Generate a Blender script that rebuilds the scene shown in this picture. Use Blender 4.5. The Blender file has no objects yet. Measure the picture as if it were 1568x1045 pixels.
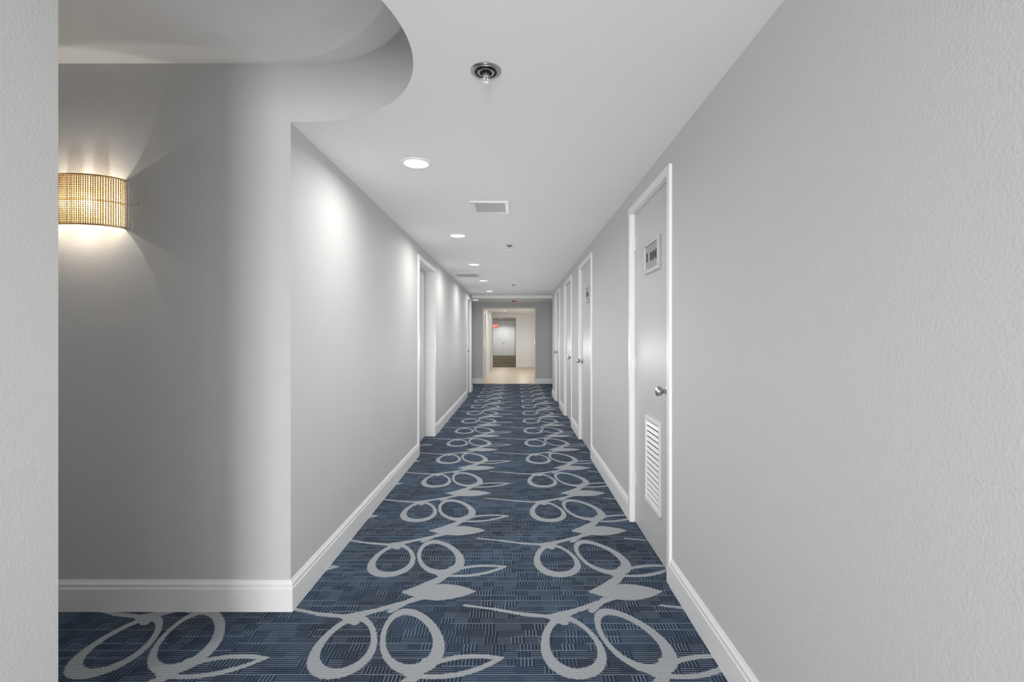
import bpy, bmesh, math, random
from mathutils import Vector, Matrix
random.seed(4)
scene = bpy.context.scene
scene.view_settings.view_transform = 'Standard'
scene.view_settings.look = 'None'
COL = scene.collection

CAM_Z = 1.364
H = 2.44
HT = 2.734
XR = 0.855
XL = -1.125

# ------------------------------------------------------------ materials
def new_mat(name):
    m = bpy.data.materials.new(name)
    m.use_nodes = True
    nt = m.node_tree
    b = nt.nodes['Principled BSDF']
    return m, nt, b

def simple(name, col, rough=0.5, metal=0.0, bump=0.0, bscale=60.0, var=0.0, spec=0.5, bdist=0.002):
    m, nt, b = new_mat(name)
    b.inputs['Base Color'].default_value = (*col, 1)
    b.inputs['Roughness'].default_value = rough
    b.inputs['Metallic'].default_value = metal
    b.inputs['Specular IOR Level'].default_value = spec
    tc = nt.nodes.new('ShaderNodeTexCoord')
    n = nt.nodes.new('ShaderNodeTexNoise')
    n.inputs['Scale'].default_value = bscale
    n.inputs['Detail'].default_value = 3
    nt.links.new(tc.outputs['Object'], n.inputs['Vector'])
    if bump:
        bp = nt.nodes.new('ShaderNodeBump')
        bp.inputs['Strength'].default_value = bump
        bp.inputs['Distance'].default_value = bdist
        nt.links.new(n.outputs['Fac'], bp.inputs['Height'])
        nt.links.new(bp.outputs['Normal'], b.inputs['Normal'])
    if var:
        n2 = nt.nodes.new('ShaderNodeTexNoise')
        n2.inputs['Scale'].default_value = 1.3
        n2.inputs['Detail'].default_value = 4
        nt.links.new(tc.outputs['Object'], n2.inputs['Vector'])
        mx = nt.nodes.new('ShaderNodeMix'); mx.data_type = 'RGBA'
        mx.inputs[6].default_value = (*[c*(1-var) for c in col], 1)
        mx.inputs[7].default_value = (*[min(1, c*(1+var)) for c in col], 1)
        nt.links.new(n2.outputs['Fac'], mx.inputs[0])
        nt.links.new(mx.outputs[2], b.inputs['Base Color'])
    return m

def emis(name, col, strength):
    m, nt, b = new_mat(name)
    b.inputs['Base Color'].default_value = (*col, 1)
    b.inputs['Emission Color'].default_value = (*col, 1)
    b.inputs['Emission Strength'].default_value = strength
    return m

M_wall = simple('wall_paint', (0.570, 0.568, 0.564), 0.7, bump=0.5, bscale=130, var=0.02, spec=0.25)
M_ceil = simple('ceiling_paint', (0.86, 0.853, 0.842), 0.75, bump=0.1, bscale=120, spec=0.2)
M_trim = simple('white_trim_paint', (0.80, 0.797, 0.792), 0.4, bump=0.05, bscale=40)
M_door = simple('door_paint', (0.58, 0.578, 0.572), 0.42, bump=0.06, bscale=50)
M_white = simple('bright_white_paint', (0.84, 0.84, 0.835), 0.6, bump=0.05)
M_steel = simple('brushed_steel', (0.45, 0.45, 0.46), 0.28, 1.0, bump=0.03, bscale=200)
M_dark = simple('dark_recess', (0.03, 0.03, 0.03), 0.7, bump=0.05)
M_darkgrey = simple('vent_shadow_grey', (0.16, 0.16, 0.16), 0.7, bump=0.05)
M_plate = simple('plaque_metal', (0.36, 0.36, 0.36), 0.4, 0.3, bump=0.03)
M_plframe = simple('plaque_frame_metal', (0.58, 0.58, 0.58), 0.35, 0.3, bump=0.03)
M_ink = simple('plaque_ink', (0.03, 0.03, 0.03), 0.5, bump=0.03)
M_gold = simple('gold_beads', (0.80, 0.56, 0.28), 0.34, 0.65, bump=0.05)
M_lens = emis('led_lens', (1.0, 0.99, 0.97), 3.0)
M_bulb = emis('warm_bulb', (1.0, 0.90, 0.72), 9.0)
M_red = emis('exit_red', (0.9, 0.06, 0.03), 0.7)

# tile
def tile_mat():
    m, nt, b = new_mat('beige_tile')
    tc = nt.nodes.new('ShaderNodeTexCoord')
    br = nt.nodes.new('ShaderNodeTexBrick')
    br.offset = 0.0
    br.inputs['Scale'].default_value = 1.0
    br.inputs['Brick Width'].default_value = 0.6
    br.inputs['Row Height'].default_value = 0.6
    br.inputs['Mortar Size'].default_value = 0.006
    br.inputs['Color1'].default_value = (0.58, 0.47, 0.33, 1)
    br.inputs['Color2'].default_value = (0.54, 0.44, 0.31, 1)
    br.inputs['Mortar'].default_value = (0.42, 0.36, 0.28, 1)
    nt.links.new(tc.outputs['Object'], br.inputs['Vector'])
    nt.links.new(br.outputs['Color'], b.inputs['Base Color'])
    b.inputs['Roughness'].default_value = 0.4
    return m
M_tile = tile_mat()

def brown_carpet():
    m, nt, b = new_mat('brown_carpet')
    tc = nt.nodes.new('ShaderNodeTexCoord')
    w = nt.nodes.new('ShaderNodeTexNoise')
    w.inputs['Scale'].default_value = 3.0
    w.inputs['Detail'].default_value = 2
    nt.links.new(tc.outputs['Object'], w.inputs['Vector'])
    r = nt.nodes.new('ShaderNodeValToRGB')
    r.color_ramp.elements[0].position = 0.35
    r.color_ramp.elements[1].position = 0.65
    r.color_ramp.elements[0].color = (0.085, 0.070, 0.036, 1)
    r.color_ramp.elements[1].color = (0.17, 0.135, 0.08, 1)
    nt.links.new(w.outputs['Fac'], r.inputs['Fac'])
    nt.links.new(r.outputs['Color'], b.inputs['Base Color'])
    b.inputs['Roughness'].default_value = 0.95
    return m
M_brown = brown_carpet()

# ---- patterned carpet ------------------------------------------------
PX, PY = 1.0, 0.82
LEAF = (0.592, 2.588)
def carpet_mat():
    m, nt, b = new_mat('patterned_carpet')
    N, L = nt.nodes, nt.links
    b.inputs['Roughness'].default_value = 0.95
    b.inputs['Specular IOR Level'].default_value = 0.1
    tc = N.new('ShaderNodeTexCoord')
    def val(x, sock):
        if isinstance(x, (int, float)): sock.default_value = x
        else: L.new(x, sock)
    def M(op, a, c=0.0, d=None, clamp=False):
        n = N.new('ShaderNodeMath'); n.operation = op; n.use_clamp = clamp
        val(a, n.inputs[0]); val(c, n.inputs[1])
        if d is not None: val(d, n.inputs[2])
        return n.outputs[0]
    def V(op, a, c=None, d=None):
        n = N.new('ShaderNodeVectorMath'); n.operation = op
        for i, x in enumerate((a, c, d)):
            if x is None: continue
            if isinstance(x, tuple): n.inputs[i].default_value = x
            else: L.new(x, n.inputs[i])
        return n
    P = tc.outputs['Object']
    nz = N.new('ShaderNodeTexNoise'); nz.inputs['Scale'].default_value = 110; nz.inputs['Detail'].default_value = 1
    L.new(P, nz.inputs['Vector'])
    off = V('SCALE', V('SUBTRACT', nz.outputs['Color'], (0.5, 0.5, 0.5)).outputs[0]); off.inputs['Scale'].default_value = 0.012
    PJ = V('ADD', P, off.outputs[0]).outputs[0]
    PJ = V('MULTIPLY', PJ, (1, 1, 0)).outputs[0]
    def local(u, v, ang):
        s = V('SUBTRACT', PJ, (LEAF[0]+u, LEAF[1]+v, 0.0)).outputs[0]
        w = V('WRAP', s, (PX/2, PY/2, 0.5), (-PX/2, -PY/2, -0.5)).outputs[0]
        r = N.new('ShaderNodeVectorRotate'); r.rotation_type = 'Z_AXIS'
        L.new(w, r.inputs['Vector']); r.inputs['Angle'].default_value = -ang
        return r.outputs[0]
    masks = []
    def tomask(d, w):          # 1 where d<w
        mr = N.new('ShaderNodeMapRange')
        L.new(d, mr.inputs['Value'])
        mr.inputs['From Min'].default_value = w-0.002; mr.inputs['From Max'].default_value = w+0.002
        mr.inputs['To Min'].default_value = 1; mr.inputs['To Max'].default_value = 0
        masks.append(mr.outputs[0])
    def ring(u, v, ang, a, bb, w, taper=0.0, egg=0.0, side=0.0):
        p = local(u, v, ang)
        sx = N.new('ShaderNodeSeparateXYZ'); L.new(p, sx.inputs[0])
        xn = M('DIVIDE', sx.outputs[0], a)
        ys = M('DIVIDE', sx.outputs[1], M('MULTIPLY_ADD', xn, egg*bb, bb))
        ln = M('SQRT', M('ADD', M('MULTIPLY', xn, xn), M('MULTIPLY', ys, ys)))
        d = M('MULTIPLY', M('ABSOLUTE', M('SUBTRACT', ln, 1.0)), min(a, bb)*1.05)
        if taper: d = M('SUBTRACT', d, M('MULTIPLY', xn, taper))
        if side: d = M('SUBTRACT', d, M('MULTIPLY', ys, side))
        tomask(d, w)
    def lens(u, v, ang, hl, hw, ringw=None):
        p = local(u, v, ang)
        sx = N.new('ShaderNodeSeparateXYZ'); L.new(p, sx.inputs[0])
        xx = M('DIVIDE', sx.outputs[0], hl)
        prof = M('MULTIPLY', M('SUBTRACT', 1.0, M('MULTIPLY', xx, xx)), hw)
        d = M('SUBTRACT', M('ABSOLUTE', sx.outputs[1]), prof)
        if ringw:
            d = M('ABSOLUTE', d)
            d = M('MAXIMUM', d, M('SUBTRACT', M('ABSOLUTE', sx.outputs[0]), hl+0.005))
            tomask(d, ringw)
        else: tomask(d, 0.0)
    def seg(p0, p1, w):
        cx, cy = (p0[0]+p1[0])/2, (p0[1]+p1[1])/2
        dx, dy = p1[0]-p0[0], p1[1]-p0[1]
        h = math.hypot(dx, dy)/2
        p = local(cx, cy, math.atan2(dy, dx))
        c = V('MAXIMUM', V('MINIMUM', p, (h, 0, 0)).outputs[0], (-h, 0, 0)).outputs[0]
        d = V('DISTANCE', p, c).outputs[1]
        tomask(d, w)
    ring(-0.345, 0.385, math.atan2(-0.41, 0.04), 0.195, 0.118, 0.018, 0.002, 0.20, -0.003)
    ring(-0.075, 0.425, math.atan2(-0.43, 0.17), 0.220, 0.118, 0.018, 0.002, 0.12, 0.005)
    lens(0.0, 0.0, 0.03, 0.195, 0.082)
    lens(0.155, 0.235, math.radians(15), 0.19, 0.052, 0.0145)
    def poly(pts, ws):
        for i in range(len(pts)-1): seg(pts[i], pts[i+1], ws[i])
    poly([(-.852,.690),(-.70,.655),(-.56,.612),(-.43,.592),(-.28,.650),(-.12,.740)], [.009,.012,.015,.017,.019])
    poly([(-.43,.592),(-.36,.54)], [.020])
    poly([(-.185,.0),(-.10,.07),(-.02,.15),(.03,.27)], [.016,.020,.020])
    poly([(-.16,.01),(-.03,.10),(.02,.19)], [.013,.016])
    poly([(-.39,-.255),(-.27,-.17),(-.12,-.08),(.0,-.02)], [.011,.014,.017])
    poly([(-.215,-.18),(-.13,-.07)], [.017])
    tot = masks[0]
    for k in masks[1:]: tot = M('MAXIMUM', tot, k)
    # --- background weave
    sp = N.new('ShaderNodeSeparateXYZ'); L.new(P, sp.inputs[0])
    X, Y = sp.outputs[0], sp.outputs[1]
    row = M('FLOOR', M('DIVIDE', Y, 0.05))
    rn = N.new('ShaderNodeTexWhiteNoise'); rn.noise_dimensions = '1D'; L.new(row, rn.inputs['W'])
    xs = M('DIVIDE', M('MULTIPLY_ADD', rn.outputs['Value'], 0.3, X), 0.062)
    cb = N.new('ShaderNodeCombineXYZ'); L.new(M('FLOOR', xs), cb.inputs[0]); L.new(row, cb.inputs[1])
    wn = N.new('ShaderNodeTexWhiteNoise'); wn.noise_dimensions = '3D'; L.new(cb.outputs[0], wn.inputs['Vector'])
    rnd = wn.outputs['Value']
    horiz = M('GREATER_THAN', rnd, 0.36)
    def stripe(c, per, duty):
        return M('LESS_THAN', M('FRACT', M('DIVIDE', c, per)), duty)
    sh = stripe(Y, 0.0125, 0.38)
    sv = M('LESS_THAN', M('FRACT', M('MULTIPLY', xs, 4.0)), 0.38)
    dash = M('ADD', M('MULTIPLY', horiz, sh), M('MULTIPLY', M('SUBTRACT', 1.0, horiz), sv))
    r2 = M('FRACT', M('MULTIPLY', rnd, 7.31))
    lvl = N.new('ShaderNodeMapRange'); L.new(r2, lvl.inputs['Value']); lvl.inputs['To Min'].default_value = 0.25; lvl.inputs['To Max'].default_value = 1.0
    dash = M('MULTIPLY', dash, lvl.outputs[0])
    cell2 = V('FLOOR', V('DIVIDE', P, (0.31, 0.0500, 1000.0)).outputs[0]).outputs[0]
    wn2 = N.new('ShaderNodeTexWhiteNoise'); wn2.noise_dimensions = '3D'; L.new(cell2, wn2.inputs['Vector'])
    longl = M('MULTIPLY', stripe(Y, 0.05, 0.12), M('GREATER_THAN', wn2.outputs['Value'], 0.45))
    dash = M('MAXIMUM', dash, longl)
    thr = N.new('ShaderNodeTexNoise'); thr.inputs['Scale'].default_value = 1.0; thr.inputs['Detail'].default_value = 2
    L.new(V('MULTIPLY', P, (420, 160, 1)).outputs[0], thr.inputs['Vector'])
    big = N.new('ShaderNodeTexNoise'); big.inputs['Scale'].default_value = 2.4; big.inputs['Detail'].default_value = 1
    L.new(P, big.inputs['Vector'])
    def mix(f, a, c):
        n = N.new('ShaderNodeMix'); n.data_type = 'RGBA'
        val(f, n.inputs[0])
        for s, x in ((6, a), (7, c)):
            if isinstance(x, tuple): n.inputs[s].default_value = (*x, 1)
            else: L.new(x, n.inputs[s])
        return n.outputs[2]
    mrb = N.new('ShaderNodeMapRange'); L.new(big.outputs['Fac'], mrb.inputs['Value'])
    mrb.inputs['From Min'].default_value = 0.36; mrb.inputs['From Max'].default_value = 0.64
    base = mix(mrb.outputs[0], (0.023, 0.031, 0.047), (0.029, 0.047, 0.078))
    dashc = mix(mrb.outputs[0], (0.150, 0.180, 0.220), (0.145, 0.200, 0.275))
    bg = mix(dash, base, dashc)
    fg = mix(stripe(Y, 0.0125, 0.3), (0.355, 0.372, 0.388), (0.255, 0.28, 0.305))
    colr = mix(tot, bg, fg)
    mt = N.new('ShaderNodeMapRange'); L.new(thr.outputs['Fac'], mt.inputs['Value'])
    mt.inputs['From Min'].default_value = 0.3; mt.inputs['From Max'].default_value = 0.7
    mt.inputs['To Min'].default_value = 0.60; mt.inputs['To Max'].default_value = 1.35
    fin = V('SCALE', colr); L.new(mt.outputs[0], fin.inputs['Scale'])
    L.new(fin.outputs[0], b.inputs['Base Color'])
    bp = N.new('ShaderNodeBump'); bp.inputs['Strength'].default_value = 0.5; bp.inputs['Distance'].default_value = 0.003
    L.new(thr.outputs['Fac'], bp.inputs['Height']); L.new(bp.outputs['Normal'], b.inputs['Normal'])
    return m
M_carpet = carpet_mat()

# ------------------------------------------------------------ mesh helpers
def add_obj(name, bm, mat, parent=None, smooth=False):
    me = bpy.data.meshes.new(name)
    bmesh.ops.recalc_face_normals(bm, faces=bm.faces[:])
    bm.to_mesh(me); bm.free()
    o = bpy.data.objects.new(name, me)
    COL.objects.link(o)
    for mm in (mat if isinstance(mat, (list, tuple)) else [mat]): me.materials.append(mm)
    if smooth:
        for p in me.polygons: p.use_smooth = True
    if parent: o.parent = parent
    return o

def box_bm(bm, x0, x1, y0, y1, z0, z1, mi=0):
    x0, x1 = min(x0, x1), max(x0, x1); y0, y1 = min(y0, y1), max(y0, y1)
    vs = [bm.verts.new((x, y, z)) for z in (z0, z1) for y in (y0, y1) for x in (x0, x1)]
    fs = [(0,1,3,2),(4,6,7,5),(0,4,5,1),(2,3,7,6),(0,2,6,4),(1,5,7,3)]
    for f in fs:
        fa = bm.faces.new([vs[i] for i in f]); fa.material_index = mi

def boxes(name, lst, mat, parent=None, bevel=0.0):
    bm = bmesh.new()
    for b in lst: box_bm(bm, *b)
    o = add_obj(name, bm, mat, parent)
    if bevel:
        md = o.modifiers.new('bevel', 'BEVEL'); md.width = bevel; md.segments = 2; md.limit_method = 'ANGLE'
    return o

def empty(name, loc=(0, 0, 0)):
    e = bpy.data.objects.new(name, None); e.location = loc
    e.empty_display_size = 0.1
    COL.objects.link(e); return e

def parto(o, e): o.parent = e; o.matrix_parent_inverse = Matrix.Translation(-e.location); return o

def lathe(name, prof, origin, axis, mat, parent=None, seg=40, smooth=True, sx=1, sy=1):
    bm = bmesh.new()
    rings = []
    for r, h in prof:
        if r < 1e-6: rings.append([bm.verts.new((0, 0, h))])
        else: rings.append([bm.verts.new((r*math.cos(2*math.pi*i/seg), r*math.sin(2*math.pi*i/seg), h)) for i in range(seg)])
    for a, c in zip(rings[:-1], rings[1:]):
        if len(a) == 1 and len(c) == 1: continue
        for i in range(seg):
            j = (i+1) % seg
            if len(a) == 1: bm.faces.new([a[0], c[i], c[j]])
            elif len(c) == 1: bm.faces.new([a[i], a[j], c[0]])
            else: bm.faces.new([a[i], a[j], c[j], c[i]])
    q = Vector((0, 0, 1)).rotation_difference(Vector(axis)).to_matrix().to_4x4()
    bmesh.ops.transform(bm, matrix=Matrix.Translation(origin) @ q, verts=bm.verts[:])
    o = add_obj(name, bm, mat, parent, smooth=False)
    if smooth:
        for p in o.data.polygons: p.use_smooth = True
        md = o.modifiers.new('es', 'EDGE_SPLIT'); md.split_angle = math.radians(35)
    return o

BB = [(0,0),(.016,0),(.016,.112),(.0125,.120),(.0125,.134),(.007,.144),(.004,.153),(0,.153)]
def baseboard(name, path, side=1):
    bm = bmesh.new()
    n = len(path); rows = []
    for i, p in enumerate(path):
        p = Vector(p)
        def nrm(a, c):
            d = (Vector(c)-Vector(a)).normalized(); return Vector((-d.y, d.x))*side
        if i == 0: m = nrm(path[0], path[1])
        elif i == n-1: m = nrm(path[-2], path[-1])
        else:
            a, c = nrm(path[i-1], path[i]), nrm(path[i], path[i+1])
            m = (a+c); m = m/(m.dot(a))
        rows.append([bm.verts.new((p.x+m.x*d, p.y+m.y*d, z)) for d, z in BB])
    k = len(BB)
    for a, c in zip(rows[:-1], rows[1:]):
        for i in range(k):
            j = (i+1) % k
            bm.faces.new([a[i], a[j], c[j], c[i]])
    bm.faces.new(rows[0]); bm.faces.new(list(reversed(rows[-1])))
    return add_obj(name, bm, M_trim)

# ------------------------------------------------------------ shell
T = 0.12
DT = 2.32
R_doors = [(2.647, 3.615), (5.41, 6.50), (7.36, 8.45), (9.35, 10.40)]
L_doors = [(5.52, 6.70), (11.05, 12.05)]

def wall_y(name, xa, xb, y0, y1, openings, ztop=H, mat=M_wall, dt=DT):
    lst = []; y = y0
    for a, c in openings:
        lst.append((xa, xb, y, a, 0, ztop))
        lst.append((xa, xb, a, c, dt, ztop))
        y = c
    lst.append((xa, xb, y, y1, 0, ztop))
    return boxes(name, lst, mat)

wall_y('wall_right', XR, XR+T, -5, 11.3, R_doors)
wall_y('wall_left', XL-T, XL, 2.534, 12.4, L_doors)
boxes('wall_side_passage', [(-4.5, XL, 2.414, 2.534, 0, HT)], M_wall)
boxes('wall_left_near', [(XL-T, XL, -5, 1.068, 0, H)], M_wall)
boxes('wall_side_passage_near', [(-4.5, XL, 1.068, 1.188, 0, HT)], M_wall)
boxes('wall_side_passage_end', [(-4.62, -4.5, 1.068, 2.534, 0, HT)], M_wall)
boxes('wall_rear', [(XL-T, -.85, -5.12, -5, 0, H), (.58, XR+T, -5.12, -5, 0, H), (-.85, .58, -5.12, -5, 0, .25), (-.85, .58, -5.12, -5, 2.3, H)], M_wall)
# unseen opening added in the rear wall to hold a fill lamp
e = empty('added_window_1', (-.135, -5.06, 1.27))
parto(boxes('frame', [(-.85, -.80, -5.10, -5.02, .25, 2.3), (.53, .58, -5.10, -5.02, .25, 2.3), (-.80, .53, -5.10, -5.02, .25, .30),
                      (-.80, .53, -5.10, -5.02, 2.25, 2.3), (-.155, -.115, -5.09, -5.03, .30, 2.25)], M_trim, bevel=.004), e)
ld = bpy.data.lights.new('rear_fill', 'AREA'); ld.shape = 'RECTANGLE'; ld.size = 1.33; ld.size_y = 1.95; ld.energy = 300; ld.color = (1, 1, 1)  # area lamp added behind the camera to brighten corridor and ceiling
lo = bpy.data.objects.new('rear_fill', ld); lo.location = (-.135, -5.01, 1.27); lo.rotation_euler = (math.radians(90), 0, 0); COL.objects.link(lo); parto(lo, e)

# floors
boxes('floor', [(-5, 4, -5.12, 14.2, -0.05, 0)], M_carpet)
boxes('floor_tile', [(-2.5, 3, 14.2, 22.0, -0.05, 0)], M_tile)
boxes('floor_far_hall', [(-2.5, 3, 22.0, 36.2, -0.05, 0)], M_brown)

# ceiling with curved tray cut out
bm = bmesh.new()
pts = [(XL-T, -5.12), (XR+T, -5.12), (XR+T, 12.4), (XL-T, 12.4), (XL-T, 2.534), (XL, 2.534), (XL, 2.414)]
CX, CY, CR = -1.04, 1.763, 0.651
for i in range(0, 49):
    a = math.pi/2 - math.pi*i/48
    pts.append((CX+CR*math.cos(a), CY+CR*math.sin(a)))
pts += [(XL, CY-CR), (XL, 1.068), (XL-T, 1.068)]
bot = [bm.verts.new((x, y, H)) for x, y in pts]
top = [bm.verts.new((x, y, HT)) for x, y in pts]
bm.faces.new(bot); bm.faces.new(list(reversed(top)))
for i in range(len(pts)):
    j = (i+1) % len(pts)
    f = bm.faces.new([bot[i], bot[j], top[j], top[i]])
    if 6 <= i <= 56: f.material_index = 1; f.smooth = True
ceil = add_obj('ceiling', bm, [M_ceil, M_wall])
md = ceil.modifiers.new('es', 'EDGE_SPLIT'); md.split_angle = math.radians(30)
boxes('ceiling_tray', [(-4.62, -0.30, 1.0, 2.56, HT, HT+0.06)], M_ceil)

# cross hall
HC = 2.37
boxes('ceiling_cross_hall', [(-3.6, 3.6, 12.4, 14.2, HC, H), (XR+T, 3.6, 11.3, 12.4, HC, H)], M_ceil)
boxes('wall_cross_hall_left', [(-3.72, -3.6, 12.28, 14.2, 0, H), (-3.6, XL-T, 12.28, 12.4, 0, H)], M_wall)
boxes('wall_cross_hall_right', [(3.6, 3.72, 11.18, 14.2, 0, H), (XR+T, 3.6, 11.18, 11.3, 0, H)], M_wall)
OX0, OX1, OZ = -0.98, 0.58, 2.24
boxes('wall_far', [(-3.72, OX0, 14.2, 14.32, 0, H), (OX1, 3.72, 14.2, 14.32, 0, H), (OX0, OX1, 14.2, 14.32, OZ, H)], M_wall)
boxes('trim_far_opening', [(OX0, OX0+.035, 14.185, 14.335, 0, OZ), (OX1-.03, OX1, 14.185, 14.335, 0, OZ), (OX0+.035, OX1-.03, 14.185, 14.335, OZ-.035, OZ)], M_trim, bevel=.003)
# tile vestibule
TX = -1.05
boxes('wall_vestibule_left', [(TX-T, TX, 14.32, 22.0, 0, H)], M_white)
boxes('wall_vestibule_right', [(2.2, 2.32, 14.32, 22.12, 0, H)], M_white)
boxes('wall_vestibule_back', [(0.0, 2.2, 22.0, 22.12, 0, H), (TX-T-.9, 0.0, 22.0, 22.12, 2.26, H), (TX-.9, TX, 22.0, 22.12, 0, 2.26)], M_white)
boxes('ceiling_vestibule', [(TX-T, 2.32, 14.32, 22.12, H, H+.06)], M_ceil)
boxes('wall_far_hall_left', [(-2.0, -1.9, 22.12, 36.1, 0, H)], M_white)
boxes('wall_far_hall_right', [(0.05, 0.15, 22.12, 36.1, 0, H)], M_white)
boxes('wall_far_hall_end', [(-2.0, 0.15, 36.1, 36.2, 0, H)], M_white)
boxes('ceiling_far_hall', [(-2.0, 0.15, 22.12, 36.2, H, H+.06)], M_wall)
# vestibule side doors
for k, (a, c) in enumerate([(15.6, 16.7), (19.0, 20.2)]):
    e = empty('door_%d' % (8+k), (TX, (a+c)/2, 0))
    parto(boxes('casing', [(TX+.001, TX+.03, a, a+.08, 0, 2.2), (TX+.001, TX+.03, c-.08, c, 0, 2.2), (TX+.001, TX+.03, a+.08, c-.08, 2.12, 2.2)], M_trim, bevel=.004), e)
    parto(boxes('leaf', [(TX+.001, TX+.012, a+.08, c-.08, 0.005, 2.12)], M_door, bevel=.002), e)
boxes('trim_vestibule_column', [(0.70, 0.92, 21.96, 22.0, 0, 2.3)], M_trim, bevel=.004)

baseboard('baseboard_far', [(OX0, 14.2), (-3.6, 14.2)], 1)
baseboard('baseboard_far_right', [(3.6, 14.2), (OX1, 14.2)], 1)
baseboard('baseboard_vestibule_back', [(0.70, 22.0), (0.0, 22.0)], 1)
segs = [-5] + [v for d in R_doors for v in d] + [11.3]
for i in range(0, len(segs), 2):
    a, c = segs[i], segs[i+1]
    if i == len(segs)-2: baseboard('baseboard_right_%d' % (i//2+1), [(XR, a), (XR, c), (XR+.5, c)], 1)
    else: baseboard('baseboard_right_%d' % (i//2+1), [(XR, a), (XR, c)], 1)
baseboard('baseboard_left_corner', [(-4.5, 2.414), (XL, 2.414), (XL, L_doors[0][0])], -1)
baseboard('baseboard_left_middle', [(XL, L_doors[0][1]), (XL, L_doors[1][0])], -1)
baseboard('baseboard_left_end', [(XL, L_doors[1][1]), (XL, 12.4), (XL-.5, 12.4)], -1)
baseboard('baseboard_left_near', [(XL, -5), (XL, 1.188), (-4.5, 1.188)], -1)

# ------------------------------------------------------------ doors
def make_door(name, s, wx, y0, y1, recess, hinge_far=True, plaque=False, louver=False, lever=True, knob=True, cw=0.05):
    e = empty(name, (wx, (y0+y1)/2, 0))
    def par(o): return parto(o, e)
    X = lambda d: wx + s*d        # d>0 into the wall, d<0 into the corridor
    def B(nm, lst, mat, bv=0.002):
        return par(boxes(nm, [(X(a), X(c), p, q, z0, z1) for a, c, p, q, z0, z1 in lst], mat, bevel=bv))
    pr = -0.016
    d1 = recess+0.045
    B('frame', [(pr, d1, y0, y0+cw, 0, DT), (pr, d1, y1-cw, y1, 0, DT), (pr, d1, y0+cw, y1-cw, DT-cw, DT)], M_trim, .004)
    B('leaf', [(recess, d1-.003, y0+cw+.003, y1-cw-.003, 0.008, DT-cw-.003)], M_door, .002)
    hy = (y1-cw) if hinge_far else (y0+cw)
    sg = -1 if hinge_far else 1
    for k, z in enumerate((0.33, 1.19, 2.05)):
        par(lathe('hinge_%d' % (k+1), [(0, -.06), (.009, -.06), (.009, -.02), (.0098,-.02), (.0098, .02), (.009,.02), (.009, .06), (0, .06)], (X(recess-.010), hy, z), (0, 0, 1), M_trim, seg=14))
        B('hinge_plate_%d' % (k+1), [(recess-.003, recess, hy+sg*.004, hy+sg*.035, z-.055, z+.055)], M_trim, .0008)
    if knob:
        ky = (y0+cw+.075) if hinge_far else (y1-cw-.075)
        z = 1.055
        par(lathe('knob', [(0, 0), (.034, 0), (.034, .006), (.030, .011), (.013, .014), (.012, .034), (.020, .040), (.027, .048), (.029, .060), (.027, .070), (.018, .074), (0, .075)],
              (X(recess), ky, z), (-s, 0, 0), M_steel, seg=28))
        B('strike_plate', [(recess-.001, recess, ky-.075, ky-.066, z-.06, z+.06)], M_steel, .0003)
    if plaque:
        a, c = y0+.26, y0+.62
        a, c = (a+c)/2-.165, (a+c)/2+.165
        z0, z1 = 1.785, 1.985
        B('plaque_frame', [(recess-.020, recess, a, c, z0, z0+.022), (recess-.020, recess, a, c, z1-.022, z1),
                           (recess-.020, recess, a, a+.022, z0+.022, z1-.022), (recess-.020, recess, c-.022, c, z0+.022, z1-.022)], M_plframe, .002)
        B('plaque_plate', [(recess-.010, recess, a+.022, c-.022, z0+.022, z1-.022)], M_plate, .001)
        B('plaque_symbol', [(recess-.012, recess-.010, c-.072, c-.045, z0+.075, z1-.065)] , M_ink, 0)
        lets = []
        yy = a+.060
        for k in range(5):
            hgt = (.06, .04, .065, .045, .055)[k]
            lets.append((recess-.012, recess-.010, yy, yy+.018, 1.885-hgt/2, 1.885+hgt/2)); yy += .030
        B('plaque_lettering', lets, M_ink, 0)
    if louver:
        a, c, z0, z1 = y0+.265, y0+.60, 0.275, 0.845
        B('louver_frame', [(recess-.012, recess, a, c, z0, z0+.025), (recess-.012, recess, a, c, z1-.025, z1),
                           (recess-.012, recess, a, a+.025, z0+.025, z1-.025), (recess-.012, recess, c-.025, c, z0+.025, z1-.025)], M_trim, .002)
        B('louver_back', [(recess-.0015, recess, a+.025, c-.025, z0+.025, z1-.025)], M_darkgrey, 0)
        bm = bmesh.new(); n = 15
        for k in range(n):
            zc = z0+.04+(z1-z0-.08)*k/(n-1)
            q = [(recess-.012, zc-.014), (recess-.0095, zc-.0155), (recess-.001, zc+.005), (recess-.003, zc+.006)]
            va = [bm.verts.new((X(d), a+.025, z)) for d, z in q]; vb = [bm.verts.new((X(d), c-.025, z)) for d, z in q]
            for i in range(4):
                j = (i+1) % 4; bm.faces.new([va[i], va[j], vb[j], vb[i]])
            bm.faces.new(va); bm.faces.new(vb[::-1])
        par(add_obj('louver_slats', bm, M_trim))
    return e
make_door('door_1', 1, XR, *R_doors[0], 0.022, True, plaque=True, louver=True)
make_door('door_2', 1, XR, *R_doors[1], 0.022, False, plaque=True)
make_door('door_3', 1, XR, *R_doors[2], 0.022, True)
make_door('door_4', 1, XR, *R_doors[3], 0.022, False)
make_door('door_5', -1, XL, *L_doors[0], 0.115, True, cw=0.06)
make_door('door_6', -1, XL, *L_doors[1], 0.03, True, cw=0.06)

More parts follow.
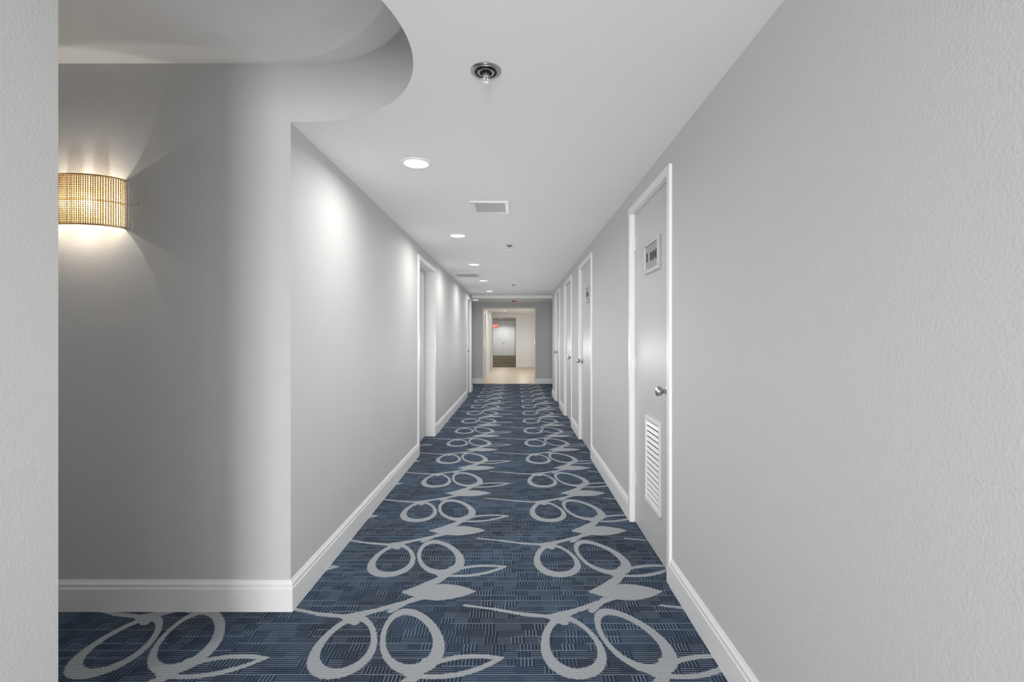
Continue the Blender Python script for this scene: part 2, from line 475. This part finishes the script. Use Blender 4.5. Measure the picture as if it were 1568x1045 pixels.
# far double doors
e = empty('door_7', (-0.93, 36.1, 0))
parto(boxes('leaf_left', [(-1.78, -0.95, 36.06, 36.1, 0.01, 2.15)], M_white, bevel=.004), e)
parto(boxes('leaf_right', [(-0.94, -0.11, 36.06, 36.1, 0.01, 2.15)], M_white, bevel=.004), e)
parto(boxes('frame', [(-1.86, -1.78, 36.04, 36.1, 0, 2.23), (-.11, -.03, 36.04, 36.1, 0, 2.23), (-1.78, -.11, 36.04, 36.1, 2.15, 2.23)], M_door, bevel=.004), e)
for x in (-1.01, -.88): parto(lathe('knob', [(0, 0), (.03, 0), (.03, .01), (.012, .015), (.012, .04), (.028, .05), (.028, .07), (0, .075)], (x, 36.06, 1.0), (0, -1, 0), M_steel, seg=20), e)

# ------------------------------------------------------------ exit sign
e = empty('exit_sign', (-1.24, 30, 2.2))
EX = 0.06
parto(boxes('housing', [(-1.52+EX, -1.16+EX, 29.97, 30.03, 1.98, 2.20)], M_white, bevel=.004), e)
parto(boxes('stem', [(-1.36+EX, -1.32+EX, 29.985, 30.015, 2.20, H)], M_white), e)
def letter(x, ch):
    z0, z1, w, t = 2.02, 2.16, .06, .016
    d = {'E': [(0, t, z0, z1), (t, w, z0, z0+t), (t, w, z1-t, z1), (t, w*.8, (z0+z1)/2-t/2, (z0+z1)/2+t/2)],
         'I': [(w/2-t/2, w/2+t/2, z0, z1)], 'T': [(w/2-t/2, w/2+t/2, z0, z1-t), (0, w, z1-t, z1)]}
    return [(x+a, x+b_, 29.962, 29.97, c, d_) for a, b_, c, d_ in d.get(ch, [])]
parto(boxes('face', [(-1.505+EX, -1.175+EX, 29.964, 29.97, 1.995, 2.185)], M_red), e)
M_letter = emis('exit_letters', (1, .75, .7), 1.0)
xl = []
for i, ch in enumerate('E IT'): xl += [(a+EX, b_+EX, c-.006, d-.006, e_, f) for a, b_, c, d, e_, f in letter(-1.49+i*.08, ch)]
parto(boxes('lettering', xl, M_letter), e)
bm = bmesh.new()
for sgn in (1, -1):
    x0 = -1.41+EX
    q = [(x0, 2.02), (x0+.018, 2.02), (x0+.062, 2.16), (x0+.044, 2.16)] if sgn == 1 else [(x0+.044, 2.02), (x0+.062, 2.02), (x0+.018, 2.16), (x0, 2.16)]
    bm.faces.new([bm.verts.new((x, 29.956-.001*(sgn == 1), z)) for x, z in q])
parto(add_obj('lettering_x', bm, M_letter), e)

# ------------------------------------------------------------ ceiling fixtures
def downlight(x, y, z=H, power=9.5, r=0.095, spot=4.0):
    e = empty('recessed_downlight', (x, y, z))
    parto(lathe('trim_ring', [(r, 0), (r, -.003), (r-.004, -.006), (r-.018, -.006), (r-.020, -.0035), (r-.020, -.0005)], (x, y, z), (0, 0, 1), M_white, seg=48), e)
    parto(lathe('lens', [(r-.020, -.0025), (.03, -.0035), (0, -.0035)], (x, y, z), (0, 0, 1), M_lens, seg=48), e)
    ld = bpy.data.lights.new('downlight_lamp', 'AREA'); ld.shape = 'DISK'; ld.size = 2*(r-.022); ld.energy = power
    ld.color = (1, .99, .975); ld.spread = math.radians(170)
    lo = bpy.data.objects.new('lamp', ld); lo.location = (x, y, z-.010); COL.objects.link(lo); parto(lo, e)
    if spot:
        sd = bpy.data.lights.new('downlight_beam', 'SPOT'); sd.energy = spot; sd.spot_size = math.radians(100); sd.spot_blend = 1.0; sd.shadow_soft_size = .05
        sd.color = (1, .99, .975)
        so = bpy.data.objects.new('beam', sd); so.location = (x, y, z-.07); COL.objects.link(so); parto(so, e)
for y in (-3.2, -1.12, 2.98, 5.10, 7.12, 9.15, 11.2): downlight(-.615, y)
downlight(-1.08, 12.95, HC, 5, spot=0)
downlight(1.9, 12.9, HC, 4, spot=0)
for (x, y) in ((-.45, 15.4), (-.45, 17.4), (-.45, 19.4), (1.0, 16.4), (1.0, 19.2)): downlight(x, y, H, 9, spot=0)
for y in (24, 28, 32, 35): downlight(-.9, y, H, 20, spot=0)
downlight(-3.6, 1.8, HT, 5, spot=0)

# added fill points without fixtures, brightening corridor, vestibule and side passage
amb = empty('corridor_fill', (0, 5, 1.2))
def fill_point(x, y, z, p):
    pl = bpy.data.lights.new('fill_lamp', 'POINT'); pl.energy = p; pl.color = (1, .99, .975); pl.shadow_soft_size = 0.0
    po = bpy.data.objects.new('fill_lamp', pl); po.location = (x, y, z); COL.objects.link(po); parto(po, amb)
y = -2.5
while y < 12.6:
    fill_point(-.14, y, 1.15, 3.7 if y < 2 else 5.3); y += 1.0
for yy in (15.5, 17.5, 19.5, 21): fill_point(.3, yy, 1.2, 5)
fill_point(-3.3, 1.75, 1.35, 3.2)

def grille(x0, x1, y0, y1, z=H, n=9):
    cx, cy = (x0+x1)/2, (y0+y1)/2
    e = empty('air_vent', (cx, cy, z)); w = .034; h = .012
    parto(boxes('frame', [(x0, x1, y0, y0+w, z-h, z), (x0, x1, y1-w, y1, z-h, z), (x0, x0+w, y0+w, y1-w, z-h, z), (x1-w, x1, y0+w, y1-w, z-h, z)], M_trim, bevel=.003), e)
    parto(boxes('duct', [(x0+w, x1-w, y0+w, y1-w, z-.0015, z)], M_dark), e)
    bm = bmesh.new()
    for k in range(n):
        yc = y0+w+(y1-y0-2*w)*(k+.5)/n
        p = (y1-y0-2*w)/n
        q = [(yc+p*.30, z-.010), (yc+p*.22, z-.011), (yc-p*.18, z-.002), (yc-p*.1, z-.002)]
        va = [bm.verts.new((x0+w, a, c)) for a, c in q]; vb = [bm.verts.new((x1-w, a, c)) for a, c in q]
        for i in range(4):
            j = (i+1) % 4; bm.faces.new([va[i], va[j], vb[j], vb[i]])
    parto(add_obj('slats', bm, M_plframe), e)
grille(-.364, -.054, 3.80, 4.15)
grille(-1.05, -.62, 8.05, 8.55, n=12)

def sprinkler(x, y, z=H, k=1.0, recessed=False):
    e = empty('fire_sprinkler', (x, y, z))
    if recessed:
        parto(lathe('escutcheon', [(.062, 0), (.062, -.003), (.058, -.007), (.050, -.009), (.045, -.007), (.044, -.001)], (x, y, z), (0, 0, 1), M_steel, seg=48), e)
        parto(lathe('cup', [(.044, -.0012), (0, -.0012)], (x, y, z), (0, 0, 1), M_dark, seg=48), e)
        parto(lathe('inner_ring', [(.034, -.001), (.034, -.010), (.030, -.012), (.025, -.010), (.025, -.001)], (x, y, z), (0, 0, 1), M_steel, seg=40), e)
    else:
        parto(lathe('escutcheon', [(.038, 0), (.038, -.003), (.030, -.010), (.014, -.014), (.012, -.014)], (x, y, z), (0, 0, 1), M_steel, seg=32), e)
    s = .9 if recessed else 1.0
    parto(lathe('body', [(.013, -.001), (.013, -.018*s), (.009, -.020*s), (.009, -.024*s), (0, -.024*s)], (x, y, z), (0, 0, 1), M_steel, seg=12), e)
    parto(boxes('yoke', [(x-.014, x-.010, y-.003, y+.003, z-.046*s, z-.016*s), (x+.010, x+.014, y-.003, y+.003, z-.046*s, z-.016*s), (x-.014, x+.014, y-.003, y+.003, z-.050*s, z-.046*s)], M_steel, bevel=.001), e)
    parto(lathe('bulb', [(0, -.024*s), (.0025, -.025*s), (.0025, -.045*s), (0, -.046*s)], (x, y, z), (0, 0, 1), M_red if not recessed else M_steel, seg=10), e)
    bm = bmesh.new(); n = 32
    for zz in (-.0505*s, -.0525*s):
        vs = [bm.verts.new((x+(.017 if i % 4 < 2 else .011)*math.cos(2*math.pi*i/n), y+(.017 if i % 4 < 2 else .011)*math.sin(2*math.pi*i/n), z+zz)) for i in range(n)]
        bm.faces.new(vs)
    bm.verts.ensure_lookup_table()
    for i in range(n): j = (i+1) % n; bm.faces.new([bm.verts[i], bm.verts[j], bm.verts[n+j], bm.verts[n+i]])
    parto(add_obj('deflector', bm, M_steel), e)
sprinkler(-.121, 1.947, recessed=True)
sprinkler(-.076, 5.65)
sprinkler(-.05, 9.83)
e = empty('fire_alarm_strobe', (-.05, 13.3, HC))
parto(lathe('base', [(.06, 0), (.06, -.02), (.05, -.03), (0, -.03)], (-.05, 13.3, HC), (0, 0, 1), simple('alarm_red', (.55, .05, .03), .4, bump=.02), seg=32), e)
parto(lathe('lens', [(.03, -.03), (.03, -.045), (.018, -.058), (0, -.060)], (-.05, 13.3, HC), (0, 0, 1), M_white, seg=24), e)

# ------------------------------------------------------------ wall sconce
SX, SY, SA, SB = -2.135, 2.414, 0.185, 0.105
SZ0, SZ1 = 1.905, 2.150
e = empty('wall_sconce', (SX, SY, (SZ0+SZ1)/2))
parto(boxes('back_plate', [(SX-.07, SX+.07, SY-.012, SY, SZ0+.05, SZ1-.05)], M_gold, bevel=.003), e)
def hoop(nm, z0, z1, t=.005, ins=0.0, mat=M_gold):
    bm = bmesh.new(); n = 48; R = []
    for i in range(n+1):
        a = math.pi*i/n
        ca, sa = math.cos(a), math.sin(a)
        R.append([bm.verts.new((SX+(SA-ins+o)*ca, SY-.0005-(SB-ins+o)*sa, z)) for o, z in ((t/2, z0), (t/2, z1), (-t/2, z1), (-t/2, z0))])
    for a, c in zip(R[:-1], R[1:]):
        for i in range(4): j = (i+1) % 4; bm.faces.new([a[i], a[j], c[j], c[i]])
    bm.faces.new(R[0]); bm.faces.new(R[-1][::-1])
    parto(add_obj(nm, bm, mat, smooth=False), e)
hoop('hoop_top', SZ1-.008, SZ1, .008); hoop('hoop_bottom', SZ0, SZ0+.008, .008)
hoop('hoop_middle', (SZ0+SZ1)/2-.002, (SZ0+SZ1)/2+.002, .003, .006)
N_ = 400; arc = [(math.cos(math.pi*i/N_)*SA, math.sin(math.pi*i/N_)*SB) for i in range(N_+1)]
cum = [0]
for p, q in zip(arc[:-1], arc[1:]): cum.append(cum[-1]+math.hypot(q[0]-p[0], q[1]-p[1]))
ns = 48; bm = bmesh.new(); nb = 22
for k in range(ns):
    t = cum[-1]*(k+.5)/ns
    i = max(j for j in range(N_+1) if cum[j] <= t)
    px, py = SX+arc[i][0], SY-.001-arc[i][1]
    prev = None; hgt = (SZ1-.008)-(SZ0+.008); seg = 6
    prof = []
    for bI in range(nb):
        z = SZ0+.008+hgt*bI/nb; dz = hgt/nb
        prof += [(.0012, z), (.0036, z+dz*.25), (.0036, z+dz*.75)]
    prof.append((.0012, SZ1-.008))
    for r, z in prof:
        ring = [bm.verts.new((px+r*math.cos(2*math.pi*s/seg), py+r*math.sin(2*math.pi*s/seg), z)) for s in range(seg)]
        if prev:
            for s in range(seg): u = (s+1) % seg; bm.faces.new([prev[s], prev[u], ring[u], ring[s]])
        prev = ring
parto(add_obj('bead_strings', bm, M_gold, smooth=True), e)
# sheer inner liner
m, nt, b = new_mat('sheer_liner')
b.inputs['Base Color'].default_value = (1, .90, .72, 1); b.inputs['Roughness'].default_value = .5
b.inputs['Emission Color'].default_value = (1, .80, .52, 1); b.inputs['Emission Strength'].default_value = 0.55
b.inputs['Alpha'].default_value = 0.45
ng = nt.nodes.new('ShaderNodeTexNoise'); ng.inputs['Scale'].default_value = 90; nt.links.new(ng.outputs['Fac'], b.inputs['Roughness'])
hoop('liner', SZ0+.012, SZ1-.012, .001, .009, m)
for xx in (-.065, .065):
    cx = SX+xx
    parto(lathe('bulb_left' if xx < 0 else 'bulb_right', [(0, -.035), (.010, -.033), (.017, -.020), (.019, -.004), (.015, .014), (.009, .026), (.009, .03)], (cx, SY-.055, 2.02), (0, 0, 1), M_bulb, seg=20), e)
    parto(lathe('socket_left' if xx < 0 else 'socket_right', [(.012, .03), (.012, .06), (0, .06)], (cx, SY-.055, 2.02), (0, 0, 1), M_gold, seg=16), e)
    parto(boxes('arm_left' if xx < 0 else 'arm_right', [(cx-.004, cx+.004, SY-.055, SY, 2.066, 2.074)], M_gold), e)
    pl = bpy.data.lights.new('sconce_bulb', 'POINT'); pl.energy = 2.2; pl.color = (1, .96, .88); pl.shadow_soft_size = .003
    po = bpy.data.objects.new('glow', pl); po.location = (cx, SY-.082, 2.02); COL.objects.link(po); parto(po, e)

# ------------------------------------------------------------ world & camera
w = bpy.data.worlds.new('world'); scene.world = w; w.use_nodes = True
w.node_tree.nodes['Background'].inputs[0].default_value = (.9, .95, 1, 1)
w.node_tree.nodes['Background'].inputs[1].default_value = 0.8
cd = bpy.data.cameras.new('camera'); cam = bpy.data.objects.new('camera', cd); COL.objects.link(cam)
cd.sensor_width = 36; cd.lens = 36*740/1568
cam.location = (0, 0, CAM_Z); cam.rotation_euler = (math.radians(90), 0, 0)
cd.shift_x = -6/1568; cd.shift_y = -5.5/1568
cd.clip_start = 0.02
scene.camera = cam
